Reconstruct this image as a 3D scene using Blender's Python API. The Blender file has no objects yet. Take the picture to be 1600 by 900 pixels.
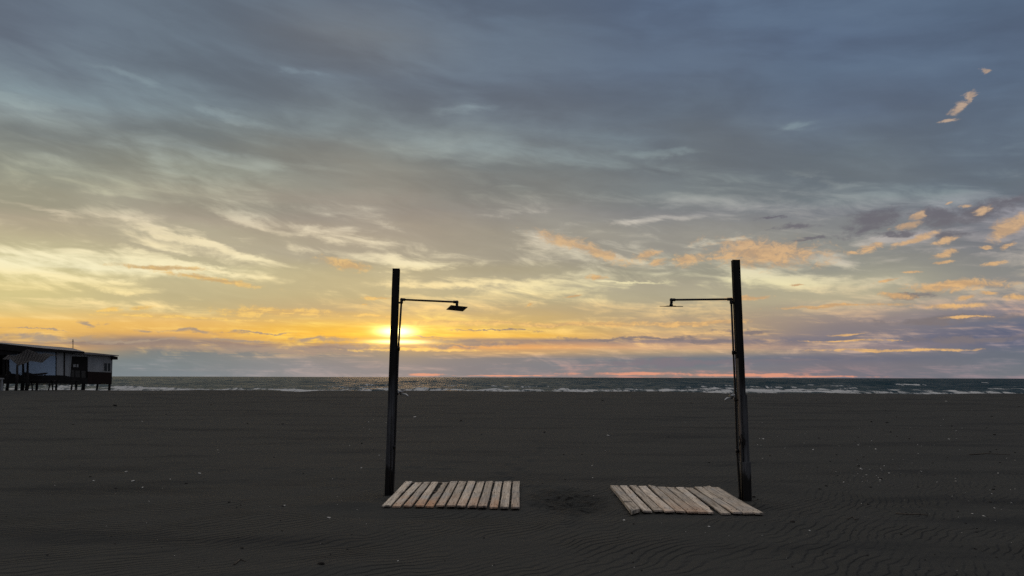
import bpy, bmesh, math, random
import numpy as np
from mathutils import Vector, Matrix, noise as mnoise

random.seed(7)
rng = np.random.default_rng(11)
sc = bpy.context.scene
COL = sc.collection
R = math.radians

# ------------------------------------------------------------------ camera
FPX = 1155.0                       # focal length in pixels of the 1600 px wide photo (26 mm)
EYE = Vector((0.0, 0.0, 1.55))
PITCH = math.atan(139.5 / FPX)
ROLL = 0.0024
CAMROT = (Matrix.Rotation(math.pi / 2 + PITCH, 3, 'X') @ Matrix.Rotation(ROLL, 3, 'Z'))
cam_data = bpy.data.cameras.new('camera')
cam_data.sensor_width = 36.0
cam_data.lens = 36.0 * FPX / 1600.0
cam_data.clip_start = 0.1
cam_data.clip_end = 60000.0
cam = bpy.data.objects.new('camera', cam_data)
cam.location = EYE
cam.rotation_euler = CAMROT.to_euler()
COL.objects.link(cam)
sc.camera = cam

def ray(px, py):
    return CAMROT @ Vector(((px - 800.0) / FPX, -(py - 450.0) / FPX, -1.0))

def at(px, py, Y):
    """the point of the place seen at that spot, Y metres out to sea"""
    d = ray(px, py)
    return EYE + d * (Y / d.y)

def on_z(px, py, z=0.0):
    d = ray(px, py)
    return EYE + d * ((z - EYE.z) / d.z)

def skyc(px, py):
    d = ray(px, py)
    return math.atan2(d.x, d.y), d.z / math.hypot(d.x, d.y)

# ------------------------------------------------------------------ exposure and sun
sc.view_settings.view_transform = 'Standard'
sc.view_settings.look = 'None'
sc.view_settings.exposure = 0.0
sc.view_settings.gamma = 1.0
sc.view_settings.use_curve_mapping = False
sc.cycles.use_denoising = False
sc.cycles.max_bounces = 6
sc.cycles.diffuse_bounces = 3
sc.cycles.glossy_bounces = 3
sc.cycles.sample_clamp_indirect = 4.0

SUN_AZ, SUN_T = skyc(627, 523)
SUN_EL = math.atan(SUN_T)
sun_data = bpy.data.lights.new('sun', 'SUN')
sun_data.energy = 0.07
sun_data.angle = R(10)
sun_data.color = (1.0, 0.56, 0.26)
sun = bpy.data.objects.new('sun', sun_data)
sdir = Vector((math.sin(SUN_AZ) * math.cos(SUN_EL), math.cos(SUN_AZ) * math.cos(SUN_EL), math.sin(SUN_EL)))
sun.rotation_euler = sdir.to_track_quat('Z', 'Y').to_euler()
sun.location = (0, 0, 30)
COL.objects.link(sun)

# ------------------------------------------------------------------ node expression helper
def lin(c):
    return tuple(((v / 255.0) / 12.92 if v / 255.0 <= 0.04045 else ((v / 255.0 + 0.055) / 1.055) ** 2.4) for v in c)

class Net:
    def __init__(s, tree):
        s.t = tree; s.n = tree.nodes; s.l = tree.links
    def put(s, sock, v):
        if isinstance(v, X): s.l.new(v.s, sock)
        elif v is not None:
            if hasattr(sock, 'default_value'):
                dv = sock.default_value
                try:
                    n = len(dv)
                    if isinstance(v, (int, float)): v = (v,) * n
                    v = tuple(v)
                    if len(v) < n: v = v + (1.0,) * (n - len(v))
                    sock.default_value = v[:n]
                except TypeError:
                    sock.default_value = v
    def math(s, op, a, b=None, c=None, clamp=False):
        nd = s.n.new('ShaderNodeMath'); nd.operation = op; nd.use_clamp = clamp
        for i, v in enumerate((a, b, c)):
            if v is not None: s.put(nd.inputs[i], v)
        return X(s, nd.outputs[0])
    def vm(s, op, a, b=None, scale=None):
        nd = s.n.new('ShaderNodeVectorMath'); nd.operation = op
        s.put(nd.inputs[0], a)
        if b is not None: s.put(nd.inputs[1], b)
        if scale is not None: s.put(nd.inputs['Scale'], scale)
        return X(s, nd.outputs['Value'] if op in ('LENGTH', 'DOT_PRODUCT') else nd.outputs['Vector'])
    def comb(s, x, y, z=0.0):
        nd = s.n.new('ShaderNodeCombineXYZ')
        for i, v in enumerate((x, y, z)): s.put(nd.inputs[i], v)
        return X(s, nd.outputs[0])
    def sep(s, v):
        nd = s.n.new('ShaderNodeSeparateXYZ'); s.put(nd.inputs[0], v)
        return [X(s, o) for o in nd.outputs]
    def noise(s, v, scale=1.0, detail=4.0, rough=0.5, dist=0.0, color=False, dims='3D', w=None):
        nd = s.n.new('ShaderNodeTexNoise'); nd.noise_dimensions = dims
        s.put(nd.inputs['Vector'], v); nd.inputs['Scale'].default_value = scale
        nd.inputs['Detail'].default_value = detail; nd.inputs['Roughness'].default_value = rough
        nd.inputs['Distortion'].default_value = dist
        return X(s, nd.outputs['Color' if color else 'Fac'])
    def step(s, v, a, b, lo=0.0, hi=1.0, kind='SMOOTHSTEP'):
        nd = s.n.new('ShaderNodeMapRange'); nd.interpolation_type = kind; nd.clamp = True
        s.put(nd.inputs['Value'], v)
        for k, q in zip(('From Min', 'From Max', 'To Min', 'To Max'), (a, b, lo, hi)): s.put(nd.inputs[k], q)
        return X(s, nd.outputs['Result'])
    def mix(s, f, a, b, mode='MIX'):
        nd = s.n.new('ShaderNodeMix'); nd.data_type = 'RGBA'; nd.blend_type = mode; nd.clamp_factor = True
        s.put(nd.inputs[0], f); s.put(nd.inputs[6], a); s.put(nd.inputs[7], b)
        return X(s, nd.outputs[2])
    def ramp(s, f, stops, interp='LINEAR'):
        nd = s.n.new('ShaderNodeValToRGB'); cr = nd.color_ramp; cr.interpolation = interp
        stops = sorted(stops, key=lambda q: q[0])
        cr.elements[0].position = stops[0][0]; cr.elements[0].color = tuple(stops[0][1]) + (1,)
        cr.elements[1].position = stops[-1][0]; cr.elements[1].color = tuple(stops[-1][1]) + (1,)
        for p, c in stops[1:-1]:
            e = cr.elements.new(p); e.color = tuple(c) + (1,)
        s.put(nd.inputs[0], f)
        return X(s, nd.outputs[0])
    def mapping(s, v, loc, rot, scale, kind='TEXTURE'):
        nd = s.n.new('ShaderNodeMapping'); nd.vector_type = kind
        s.put(nd.inputs['Vector'], v)
        nd.inputs['Location'].default_value = loc; nd.inputs['Rotation'].default_value = rot
        nd.inputs['Scale'].default_value = scale
        return X(s, nd.outputs[0])
    def coord(s, which='Object'):
        nd = s.n.new('ShaderNodeTexCoord')
        return X(s, nd.outputs[which])
    def bump(s, h, strength=1.0, dist=0.01, normal=None):
        nd = s.n.new('ShaderNodeBump')
        nd.inputs['Strength'].default_value = strength; nd.inputs['Distance'].default_value = dist
        s.put(nd.inputs['Height'], h)
        if normal is not None: s.put(nd.inputs['Normal'], normal)
        return X(s, nd.outputs[0])

class X:
    def __init__(s, net, sock): s.net = net; s.s = sock
    def __add__(a, b): return a.net.math('ADD', a, b)
    def __radd__(a, b): return a.net.math('ADD', b, a)
    def __sub__(a, b): return a.net.math('SUBTRACT', a, b)
    def __rsub__(a, b): return a.net.math('SUBTRACT', b, a)
    def __mul__(a, b): return a.net.math('MULTIPLY', a, b)
    def __rmul__(a, b): return a.net.math('MULTIPLY', b, a)
    def __truediv__(a, b): return a.net.math('DIVIDE', a, b)
    def __pow__(a, b): return a.net.math('POWER', a, b)

# ------------------------------------------------------------------ sky (world)
world = bpy.data.worlds.new('World')
sc.world = world
world.use_nodes = True
world.cycles.sampling_method = 'MANUAL'
world.cycles.sample_map_resolution = 512
wt = world.node_tree
wt.nodes.clear()
N = Net(wt)
D = N.vm('NORMALIZE', N.coord('Generated'))
dx, dy, dz = N.sep(D)
hor = N.math('SQRT', dx * dx + dy * dy)
AZ = N.math('ARCTAN2', dx, dy)
T = dz / N.math('MAXIMUM', hor, 0.001)
P = N.comb(AZ, T, 0.0)

# cloud-deck coordinates: the view ray met with a flat layer overhead, turned along the wind
inv = N.math('DIVIDE', 1.0, N.math('MAXIMUM', dz, 0.0) + 0.035)
wa = R(66)
cx = (dx * math.sin(wa) + dy * math.cos(wa)) * inv      # along the streets of cloud
cy = (dx * math.cos(wa) - dy * math.sin(wa)) * inv      # across them
deck = N.noise(N.comb(cx * 0.42, cy * 0.80, 3.1), 1.25, 6.0, 0.52, 0.5)
deck2 = N.noise(N.comb(cx * 0.8, cy * 1.9, 9.7), 1.6, 5.0, 0.55, 0.7)
deck3 = N.noise(N.comb(cx * 0.16, cy * 0.4, 5.7), 0.8, 4.0, 0.5, 0.5)
layer = N.noise(N.comb(AZ * 5.0, T * 75.0, 2.0), 1.0, 6.0, 0.6, 0.5)
layer2 = N.noise(N.comb(AZ * 22.0, T * 260.0, 7.0), 1.0, 4.0, 0.6, 0.3)
warpc = N.noise(N.comb(AZ * 16.0, T * 38.0, 0.5), 1.0, 5.0, 0.62, 0.4, color=True)
_wx, _wy, _wz = N.sep(warpc)
WX = (_wx - 0.5) * 0.10; WY = (_wy - 0.5) * 0.028
def frames(k):
    """turned copies of the sky coordinates, shared by every patch with that tilt"""
    ax = AZ + WX * k if k else AZ; ay = T + WY * k if k else T
    cache = {}
    def get(a):
        if a not in cache:
            c_, s_ = math.cos(R(a)), math.sin(R(a))
            cache[a] = N.comb(ax * c_ + ay * s_, ay * c_ - ax * s_, 0.0) if a else N.comb(ax, ay, 0.0)
        return cache[a]
    return get
PW = frames(1.0); PH = frames(0.55); PS = frames(0.12); P0 = frames(0.0)
lumpy = N.noise(N.comb(AZ * 60.0, T * 95.0, 1.5), 1.0, 8.0, 0.70, 0.5)
tilt = T + AZ * 0.13
mott = N.noise(N.comb(AZ * 5.0, tilt * 14.0, 4.0), 1.0, 5.0, 0.48, 0.4)
mott2 = N.noise(N.comb(AZ * 15.0, tilt * 55.0, 8.0), 1.0, 6.0, 0.62, 0.6)

low = N.step(T, 0.02, 0.13, 1.0, 0.0)                   # 1 near the horizon
EL = N.math('ARCTANGENT', T)
ELMAX = R(31.0)
elw = EL + (layer - 0.5) * N.step(T, 0.0, 0.06, 0.004, 0.014) + (deck - 0.5) * N.step(T, 0.06, 0.25, 0.0, 0.10)
fel = N.math('DIVIDE', elw, ELMAX, clamp=True)

ROWS = [589, 572, 560, 550, 542, 533, 524, 514, 500, 485, 465, 445, 420, 395, 365, 335, 300, 250, 190, 120, 60, 0]
COLX = [0, 270, 540, 800, 1070, 1330, 1600]
DT = [
 [(128,132,140),(125,130,140),(135,132,140),(125,122,132),(140,122,122),(120,118,125),(115,118,122)],
 [(128,132,138),(122,128,136),(128,128,138),(122,122,134),(118,118,130),(125,120,125),(112,117,123)],
 [(135,135,135),(120,125,132),(132,128,132),(125,122,130),(112,114,128),(110,112,124),(108,114,122)],
 [(200,160,105),(120,122,128),(128,124,126),(190,150,115),(180,150,125),(135,128,128),(105,112,122)],
 [(220,170,95),(150,135,115),(130,120,115),(225,165,95),(200,165,125),(140,130,128),(95,105,118)],
 [(130,120,110),(135,125,115),(210,165,80),(140,128,115),(125,120,122),(112,115,122),(92,102,118)],
 [(200,165,100),(215,170,95),(235,180,60),(235,185,75),(185,160,120),(125,122,124),(88,98,115)],
 [(230,185,95),(225,180,90),(225,180,70),(210,175,90),(180,160,120),(130,125,122),(92,102,118)],
 [(235,195,105),(225,185,105),(215,180,100),(200,175,110),(175,158,122),(145,135,125),(105,112,120)],
 [(215,195,125),(195,180,125),(190,170,120),(185,168,120),(170,160,125),(160,150,130),(118,120,125)],
 [(205,190,130),(185,172,128),(185,170,125),(175,165,128),(168,160,132),(175,165,135),(135,132,128)],
 [(205,190,130),(190,178,135),(185,172,130),(168,160,132),(162,155,132),(170,165,138),(140,136,130)],
 [(212,198,145),(188,178,140),(180,168,135),(165,155,130),(155,150,132),(150,146,132),(135,133,130)],
 [(196,186,145),(178,166,138),(170,160,138),(160,152,135),(150,145,135),(140,138,132),(130,128,128)],
 [(185,172,140),(172,162,138),(168,156,138),(152,146,134),(140,137,132),(130,130,130),(118,118,124)],
 [(175,162,138),(165,154,136),(155,146,134),(140,136,130),(128,128,130),(120,122,128),(105,107,118)],
 [(160,152,134),(152,144,132),(142,136,130),(128,126,126),(118,120,126),(112,117,127),(102,108,122)],
 [(146,144,134),(138,136,128),(128,126,125),(115,117,122),(108,112,122),(103,110,124),(98,106,124)],
 [(125,128,130),(118,123,128),(110,115,124),(103,108,122),(98,106,124),(94,103,126),(94,104,126)],
 [(110,115,128),(102,110,125),(102,108,124),(98,106,126),(93,103,127),(90,102,128),(89,101,127)],
 [(103,110,128),(100,108,125),(108,110,122),(96,105,126),(90,101,127),(88,100,128),(87,99,126)],
 [(98,105,124),(98,106,124),(98,105,124),(92,102,125),(88,100,128),(85,97,125),(83,95,122)]]
BROWS = [589, 560, 550, 530, 505, 480, 450, 410, 370, 330, 280, 200, 120, 0]
BCOLX = [100, 600, 1100, 1550]
BT = [
 [(150,148,150),(165,150,145),(225,145,120),(150,135,130)],
 [(150,148,148),(170,150,140),(175,150,140),(140,135,132)],
 [(235,195,115),(245,190,110),(225,185,140),(165,150,140)],
 [(245,200,100),(255,210,60),(240,195,110),(160,152,140)],
 [(248,210,115),(255,215,90),(240,205,120),(190,165,130)],
 [(235,215,140),(235,205,120),(225,200,130),(205,175,135)],
 [(235,220,150),(235,215,145),(225,220,160),(200,185,145)],
 [(232,226,178),(228,218,170),(205,200,165),(175,168,148)],
 [(228,215,165),(222,212,175),(190,186,165),(165,160,150)],
 [(205,195,160),(200,195,168),(165,165,155),(150,150,150)],
 [(178,172,152),(162,160,150),(145,148,148),(130,138,145)],
 [(158,163,162),(150,158,162),(130,146,158),(115,130,148)],
 [(132,144,154),(128,140,156),(112,128,150),(105,118,142)],
 [(112,122,140),(110,120,140),(102,116,142),(95,108,135)]]

def tune(px, py, c, light):
    r, g, b = c
    if py <= 300: d = (3, 8, 4)
    elif py <= 420: d = (4, 6, 6)
    elif py <= 470: d = (8, 8, 10)
    elif py <= 545: d = (6, 2, 8)
    else: d = (-4, 4, 1) if px < 1200 else (0, 0, 3)
    if light and py > 300: d = (d[0] + 8, d[1] + 3, d[2] + 10)
    return tuple(max(0, min(255, v + q)) for v, q in zip(c, d))

def field(rows, cols, tab):
    out = None
    for j, px in enumerate(cols):
        stops = []
        for i, py in enumerate(rows):
            t = math.atan(skyc(px, py)[1]) / ELMAX
            stops.append((max(0.0, min(1.0, t)), lin(tune(px, py, tab[i][j], tab is BT))))
        r = N.ramp(fel, stops)
        if out is None: out = r
        else: out = N.mix(N.step(AZ, skyc(cols[j - 1], 500)[0], skyc(px, 500)[0]), out, r)
    return out

darkc = field(ROWS, COLX, DT)
lightc = field(BROWS, BCOLX, BT)

def spots(lst, vec):
    """smallest normalised distance to a list of elongated cloud patches"""
    out = None
    for (px, py, hw, hh, ang) in lst:
        a0, t0 = skyc(px, py)
        ra = abs(skyc(px + hw, py)[0] - a0); rt = abs(skyc(px, py - hh)[1] - t0)
        ang = 40 if ang > 30 else int(round(ang / 6.0)) * 6
        c_, s_ = math.cos(R(ang)), math.sin(R(ang))
        u0, v0 = a0 * c_ + t0 * s_, t0 * c_ - a0 * s_
        nd = N.n.new('ShaderNodeVectorMath'); nd.operation = 'MULTIPLY_ADD'
        N.put(nd.inputs[0], vec(ang)); nd.inputs[1].default_value = (1 / ra, 1 / rt, 0); nd.inputs[2].default_value = (-u0 / ra, -v0 / rt, 0)
        ln = N.vm('LENGTH', X(N, nd.outputs[0]))
        out = ln if out is None else N.math('MINIMUM', out, ln)
    return out

BRIGHT = [(210,412,150,24,-8),(60,395,110,10,-4),(385,345,90,13,-17),(520,365,120,14,-6),(640,410,110,10,-6),(130,440,190,9,-4),
          (1265,448,170,14,-3),(1240,446,120,18,0),(850,380,75,17,-14),(930,390,80,9,-18),(195,118,52,9,-10),(362,182,60,10,-13),(1040,240,75,8,1),
          (1240,199,50,9,7),(1290,272,75,12,-22),(720,170,50,10,4),(470,113,40,6,0),(1010,345,90,8,4),(1400,372,110,9,5),
          (760,440,120,9,2),(300,375,160,8,-10),(1130,375,70,5,5),(1000,440,60,3,0),(360,425,80,8,-5),(60,325,90,6,-8),(30,160,60,9,0)]
DARK = [(300,407,140,6,-11),(330,362,110,9,-16),(720,378,80,18,-10),(430,395,110,9,-6),(790,424,120,7,0),(560,432,110,8,-2),
        (880,340,120,12,5),(1000,460,110,12,0),(120,462,160,10,-2),(640,455,130,8,0),(1330,425,120,10,3),(560,300,200,20,-6),
        (1500,397,110,5,6),(250,330,160,10,-8),(950,285,200,22,-4),(1150,350,70,8,3)]
bsp = N.step(spots(BRIGHT, PW), 1.25, 0.15)
dsp = N.step(spots(DARK, PW), 1.3, 0.2)
mfac = deck + (layer - deck) * low
high = N.step(T, 0.22, 0.42)
val = mfac * 0.6 + 0.2 + (mott - 0.5) * N.step(T, 0.03, 0.12, 0.15, 0.70) * N.step(T, 0.22, 0.42, 1.0, 0.62) + (mott2 - 0.5) * N.step(T, 0.15, 0.36, 0.72, 0.12) + (deck2 - 0.5) * N.step(T, 0.15, 0.4, 0.25, 0.12) + (layer2 - 0.5) * low * 0.25 + bsp * N.step(T, 0.2, 0.4, 0.20, 0.16) - dsp * 0.17 - 0.01
cover = N.step(val, 0.44, N.step(T, 0.2, 0.4, 0.78, 0.88))
base = N.mix(cover, darkc, lightc)
# soft tonal life in the deck
clump = N.step(mott * 0.75 + mott2 * N.step(T, 0.15, 0.36, 0.25, 0.08) + deck3 * 0.25, N.step(T, 0.15, 0.36, 0.50, 0.42), N.step(T, 0.15, 0.36, 0.74, 0.66))
tone = N.step(T, 0.10, 0.30, 0.96, 0.84) + clump * N.step(T, 0.10, 0.30, 0.06, 0.19) + (mott2 - 0.5) * N.step(T, 0.15, 0.4, 0.16, 0.07) + 0.02
base = N.vm('SCALE', base, scale=tone)
mauve = (1.0 - clump) * N.step(T, 0.12, 0.28)
base = N.mix(mauve * 0.55, base, N.vm("MULTIPLY", base, (1.05, 0.99, 1.0)))

# dark violet cumulus fragments
VIOLET = [(1370,343,50,17,14),(1345,360,40,12,0),(1470,338,62,17,-4),(1550,325,70,24,6),(1245,353,30,6,0),(1475,366,34,9,0),(1390,369,26,5,8),
          (1275,372,26,3,0),(1600,312,40,14,0),(148,505,26,3,-2),(80,527,110,6,-2),(235,516,20,3,0),(292,517,52,4,-1),(215,533,120,3,0),
          (505,533,60,5,0),(440,547,170,7,0),(560,541,60,3,0),(700,541,70,3,0),(740,534,110,5,0),(360,532,70,3,0),(640,526.5,60,1.6,0),(400,520,60,1.8,0),(770,515,80,1.5,0),(870,508,26,2,0),(60,513,60,1.6,0),(1000,530,170,4,0),
          (1060,567,200,6,0),(1240,562,140,3,-1),(1480,500,150,7,2),(1520,528,130,8,0),(1160,517,55,4,0),(1440,462,60,6,2),(1210,340,30,3,0)]
vm_ = N.step(1.15 - spots(VIOLET, PW) + (lumpy - 0.5) * 1.8, 0.0, 0.95)
vcol = N.ramp(fel, [(0.0, lin((118,118,132))), (0.10, lin((128,118,120))), (0.2, lin((120,116,118))), (0.45, lin((98,97,110))), (1.0, lin((92,98,118)))])
vcol = N.mix(N.step(AZ, -0.65, 0.2, 0.38, 0.0), vcol, (0.75, 0.55, 0.30))
base = N.mix(vm_ * 0.92, base, vcol)

# small clouds lit peach and orange by the sun below them
PEACH = [(1192,395,88,20,-5),(1160,382,30,8,8),(1012,398,15,7,18),(1031,411,12,6,5),(1074,406,26,9,12),(935,433,19,3.6,0),
         (1431,338,13,5,24),(1415,354,18,5,14),(1545,326,15,6,12),(1572,358,32,12,16),(1596,346,20,10,20),(1425,374,34,5,17),
         (1352,389,18,5,12),(1470,377,19,5,14),(1492,316,8,2.5,20),(1510,322,9,3,0),(1321,396,10,2,0),(1475,397,20,4,14),
         (1473,408,10,2,0),(1423,423,13,2,0),(1388,437,16,3,10),(1538,387,9,3,0),(1572,385,10,3,4),(1563,411,18,4,8),
         (1498,446,65,9,1),(1405,462,38,4,-4),(1520,466,15,3,10),(1548,459,13,3,-4),(1592,464,24,3,0),(1300,479,100,2.4,0),
         (1490,478,46,4,2),(1250,446,10,1.5,0),(1500,168,13,8,40),(1523,149,17,6,40),(1486,188,18,2.5,8),(1541,108,6,4,0),
         (182,483,16,4,-3),(160,486,8,1.6,0),(223,481,10,3.5,6),(440,487,84,6.5,0),(385,490,30,3,0),(587,495,32,2,0),(588,466,18,3,0),
         (570,476,8,1.5,0),(720,505,110,4,0),(540,413,36,7,-14),(915,387,70,9,-17),(1150,466,40,3,0),(1330,534,70,1.6,-1),(1390,548,120,2,-2),
         (900,507,130,4,-1),(1070,505,90,4,0),(1330,523,26,1.6,0),(1394,533,10,1.2,0),(300,497,120,2.2,1),(900,462,16,1.6,0),(824,477,6,3,20),
         (1150,402,60,4,0),(255,418,70,4,0),(330,437,70,4,-4),(660,547,90,2,0),(1510,497,40,2.0,3)]
pd = spots(PEACH, PH)
pm = N.step(1.5 - pd + (lumpy - 0.5) * 2.8, 0.05, 1.12)
pcol_lo = N.mix(N.step(AZ, -0.45, 0.45), lin((253,208,112)), lin((238,188,122)))
pcol = N.mix(N.step(T, 0.03, 0.30), pcol_lo, lin((190,166,146)))
pshade = N.step(lumpy + (deck2 - 0.5) * 0.8, 0.38, 0.66)
pcol = N.mix(pshade, N.mix(0.42, pcol, lin((140,122,112))), pcol)
base = N.mix(pm * 0.94, base, pcol)

# salmon line of far cloud on the sea horizon
SALMON = [(667,585.5,32,3.2,0),(800,587,90,1.8,0),(1000,584,110,3.4,0),(1160,586,160,3.2,0),(1250,588,160,2.2,0)]
sm = N.step(1.0 - spots(SALMON, PS) + (layer2 - 0.5) * 1.6 + (lumpy - 0.5) * 1.6, 0.05, 0.7)
base = N.mix(sm * 0.78, base, lin((238,160,128)))

# glow of the veiled sun: wide yellow halo, two burnt-out openings between bars of cloud
def glow(px, py, hw, hh):
    g = spots([(px, py, hw, hh, 0)], P0)
    return N.math('EXPONENT', g * g * -1.0)
bars = N.step(layer2 * 0.6 + layer * 0.4, 0.36, 0.58, 0.35, 1.0)
def addc(c, amt, rgb):
    return N.vm('ADD', c, N.vm('SCALE', rgb, scale=amt))
base = addc(base, glow(627, 521, 120, 20) * bars, (0.30, 0.19, 0.02))
base = addc(base, glow(627, 525, 55, 30), (0.20, 0.12, 0.01))
base = addc(base, glow(619, 518, 25, 6.5), (3.2, 2.8, 1.3))
base = addc(base, glow(622, 534, 36, 3.0), (2.2, 1.8, 0.8))
base = addc(base, glow(610, 510, 40, 2.2) * bars, (0.6, 0.4, 0.1))

# the rest of the vault, out of the picture overhead and behind: brightened to seaward to light sand and mats
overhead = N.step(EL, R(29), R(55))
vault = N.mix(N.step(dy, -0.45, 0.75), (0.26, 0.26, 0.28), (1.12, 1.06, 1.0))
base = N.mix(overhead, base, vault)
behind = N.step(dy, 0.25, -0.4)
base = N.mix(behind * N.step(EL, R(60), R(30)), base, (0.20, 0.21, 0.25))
base = N.mix(N.step(dz, 0.0, -0.02), base, (0.05, 0.055, 0.06))

nish = wt.nodes.new('ShaderNodeTexSky')
nish.sky_type = 'NISHITA'
nish.sun_disc = False
nish.sun_elevation = SUN_EL
nish.sun_rotation = SUN_AZ
nish.air_density = 1.0; nish.dust_density = 1.5
bg1 = wt.nodes.new('ShaderNodeBackground'); wt.links.new(nish.outputs[0], bg1.inputs[0]); bg1.inputs[1].default_value = 0.05
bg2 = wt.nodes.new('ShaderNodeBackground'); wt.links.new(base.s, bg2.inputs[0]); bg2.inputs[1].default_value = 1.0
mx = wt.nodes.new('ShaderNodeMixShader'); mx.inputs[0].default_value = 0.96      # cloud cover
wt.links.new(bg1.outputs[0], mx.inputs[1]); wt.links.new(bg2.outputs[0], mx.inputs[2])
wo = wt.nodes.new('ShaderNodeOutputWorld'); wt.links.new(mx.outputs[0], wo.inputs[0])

# ------------------------------------------------------------------ object helpers
def tag(o, label=None, cat=None, group=None, kind=None):
    if label: o['label'] = label
    if cat: o['category'] = cat
    if group: o['group'] = group
    if kind: o['kind'] = kind
    return o

def thing(name, loc, label, cat, group=None):
    o = bpy.data.objects.new(name, None); COL.objects.link(o)
    o.location = loc; o.empty_display_size = 0.2
    return tag(o, label, cat, group)

def obj(name, bm, mat, parent=None, smooth=False, world=True):
    """bm is in world coordinates; under a thing it is brought into the thing's space"""
    me = bpy.data.meshes.new(name)
    if parent is not None and world:
        off = Vector((0, 0, 0)); q = parent
        while q is not None: off += q.location; q = q.parent
        bmesh.ops.translate(bm, vec=-off, verts=bm.verts)
    bmesh.ops.recalc_face_normals(bm, faces=bm.faces)
    bm.to_mesh(me); bm.free()
    if smooth:
        for p in me.polygons: p.use_smooth = True
    mats = mat if isinstance(mat, (list, tuple)) else [mat]
    for mm in mats: me.materials.append(mm)
    o = bpy.data.objects.new(name, me); COL.objects.link(o)
    if parent is not None: o.parent = parent
    return o

def prism(bm, pts, vec, mi=0):
    """closed solid: polygon pts pushed along vec"""
    a = [bm.verts.new(p) for p in pts]; b = [bm.verts.new(Vector(p) + Vector(vec)) for p in pts]
    fs = [bm.faces.new(a), bm.faces.new(b[::-1])]
    n = len(a)
    for i in range(n): fs.append(bm.faces.new((a[i], b[i], b[(i + 1) % n], a[(i + 1) % n])))
    for f in fs: f.material_index = mi
    return a, b

def tube(bm, pts, r, seg=10, mi=0, caps=True):
    pts = [Vector(p) for p in pts]; rs = r if isinstance(r, (list, tuple)) else [r] * len(pts)
    rings = []
    up = None
    for i, p in enumerate(pts):
        t = (pts[min(i + 1, len(pts) - 1)] - pts[max(i - 1, 0)]).normalized()
        if up is None: up = t.orthogonal().normalized()
        up = (up - t * up.dot(t)).normalized(); s = t.cross(up)
        rings.append([bm.verts.new(p + (up * math.cos(a) + s * math.sin(a)) * rs[i]) for a in [2 * math.pi * k / seg for k in range(seg)]])
    for a, b in zip(rings, rings[1:]):
        for k in range(seg):
            f = bm.faces.new((a[k], a[(k + 1) % seg], b[(k + 1) % seg], b[k])); f.material_index = mi; f.smooth = True
    if caps:
        for q in (rings[0][::-1], rings[-1]):
            f = bm.faces.new(q); f.material_index = mi

def box(bm, c, size, rz=0.0, mi=0):
    c = Vector(c); sx, sy, sz = [v / 2 for v in size]
    m_ = Matrix.Rotation(rz, 3, 'Z')
    pts = [c + m_ @ Vector((x, y, -sz)) for x, y in ((-sx, -sy), (sx, -sy), (sx, sy), (-sx, sy))]
    prism(bm, pts, (0, 0, 2 * sz), mi)

def bar(bm, a, b, w, h, mi=0):
    """rectangular bar from a to b"""
    a = Vector(a); b = Vector(b); t = (b - a).normalized()
    s = t.cross(Vector((0, 0, 1)))
    s = Vector((1, 0, 0)) if s.length < 1e-3 else s.normalized()
    u = s.cross(t).normalized()
    prism(bm, [a + s * w / 2 + u * h / 2, a - s * w / 2 + u * h / 2, a - s * w / 2 - u * h / 2, a + s * w / 2 - u * h / 2], b - a, mi)

# ------------------------------------------------------------------ materials
def material(name):
    mt = bpy.data.materials.new(name); mt.use_nodes = True
    nt = mt.node_tree; bs = nt.nodes['Principled BSDF']
    return mt, Net(nt), bs

def simple(name, col, rough=0.7, var=0.25, scale=8.0, metal=0.0, spec=0.3, bump=0.0, stretch=(1, 1, 1)):
    mt, n, bs = material(name)
    v = n.mapping(n.coord('Object'), (0, 0, 0), (0, 0, 0), stretch, 'POINT')
    f = n.noise(v, scale, 6.0, 0.6)
    a = tuple(c * (1 - var) for c in col); b = tuple(min(1, c * (1 + var)) for c in col)
    n.put(bs.inputs['Base Color'], n.mix(n.step(f, 0.3, 0.7), a, b))
    bs.inputs['Roughness'].default_value = rough; bs.inputs['Metallic'].default_value = metal
    bs.inputs['Specular IOR Level'].default_value = spec
    if bump: n.put(bs.inputs['Normal'], n.bump(f, 0.6, bump))
    return mt

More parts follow.
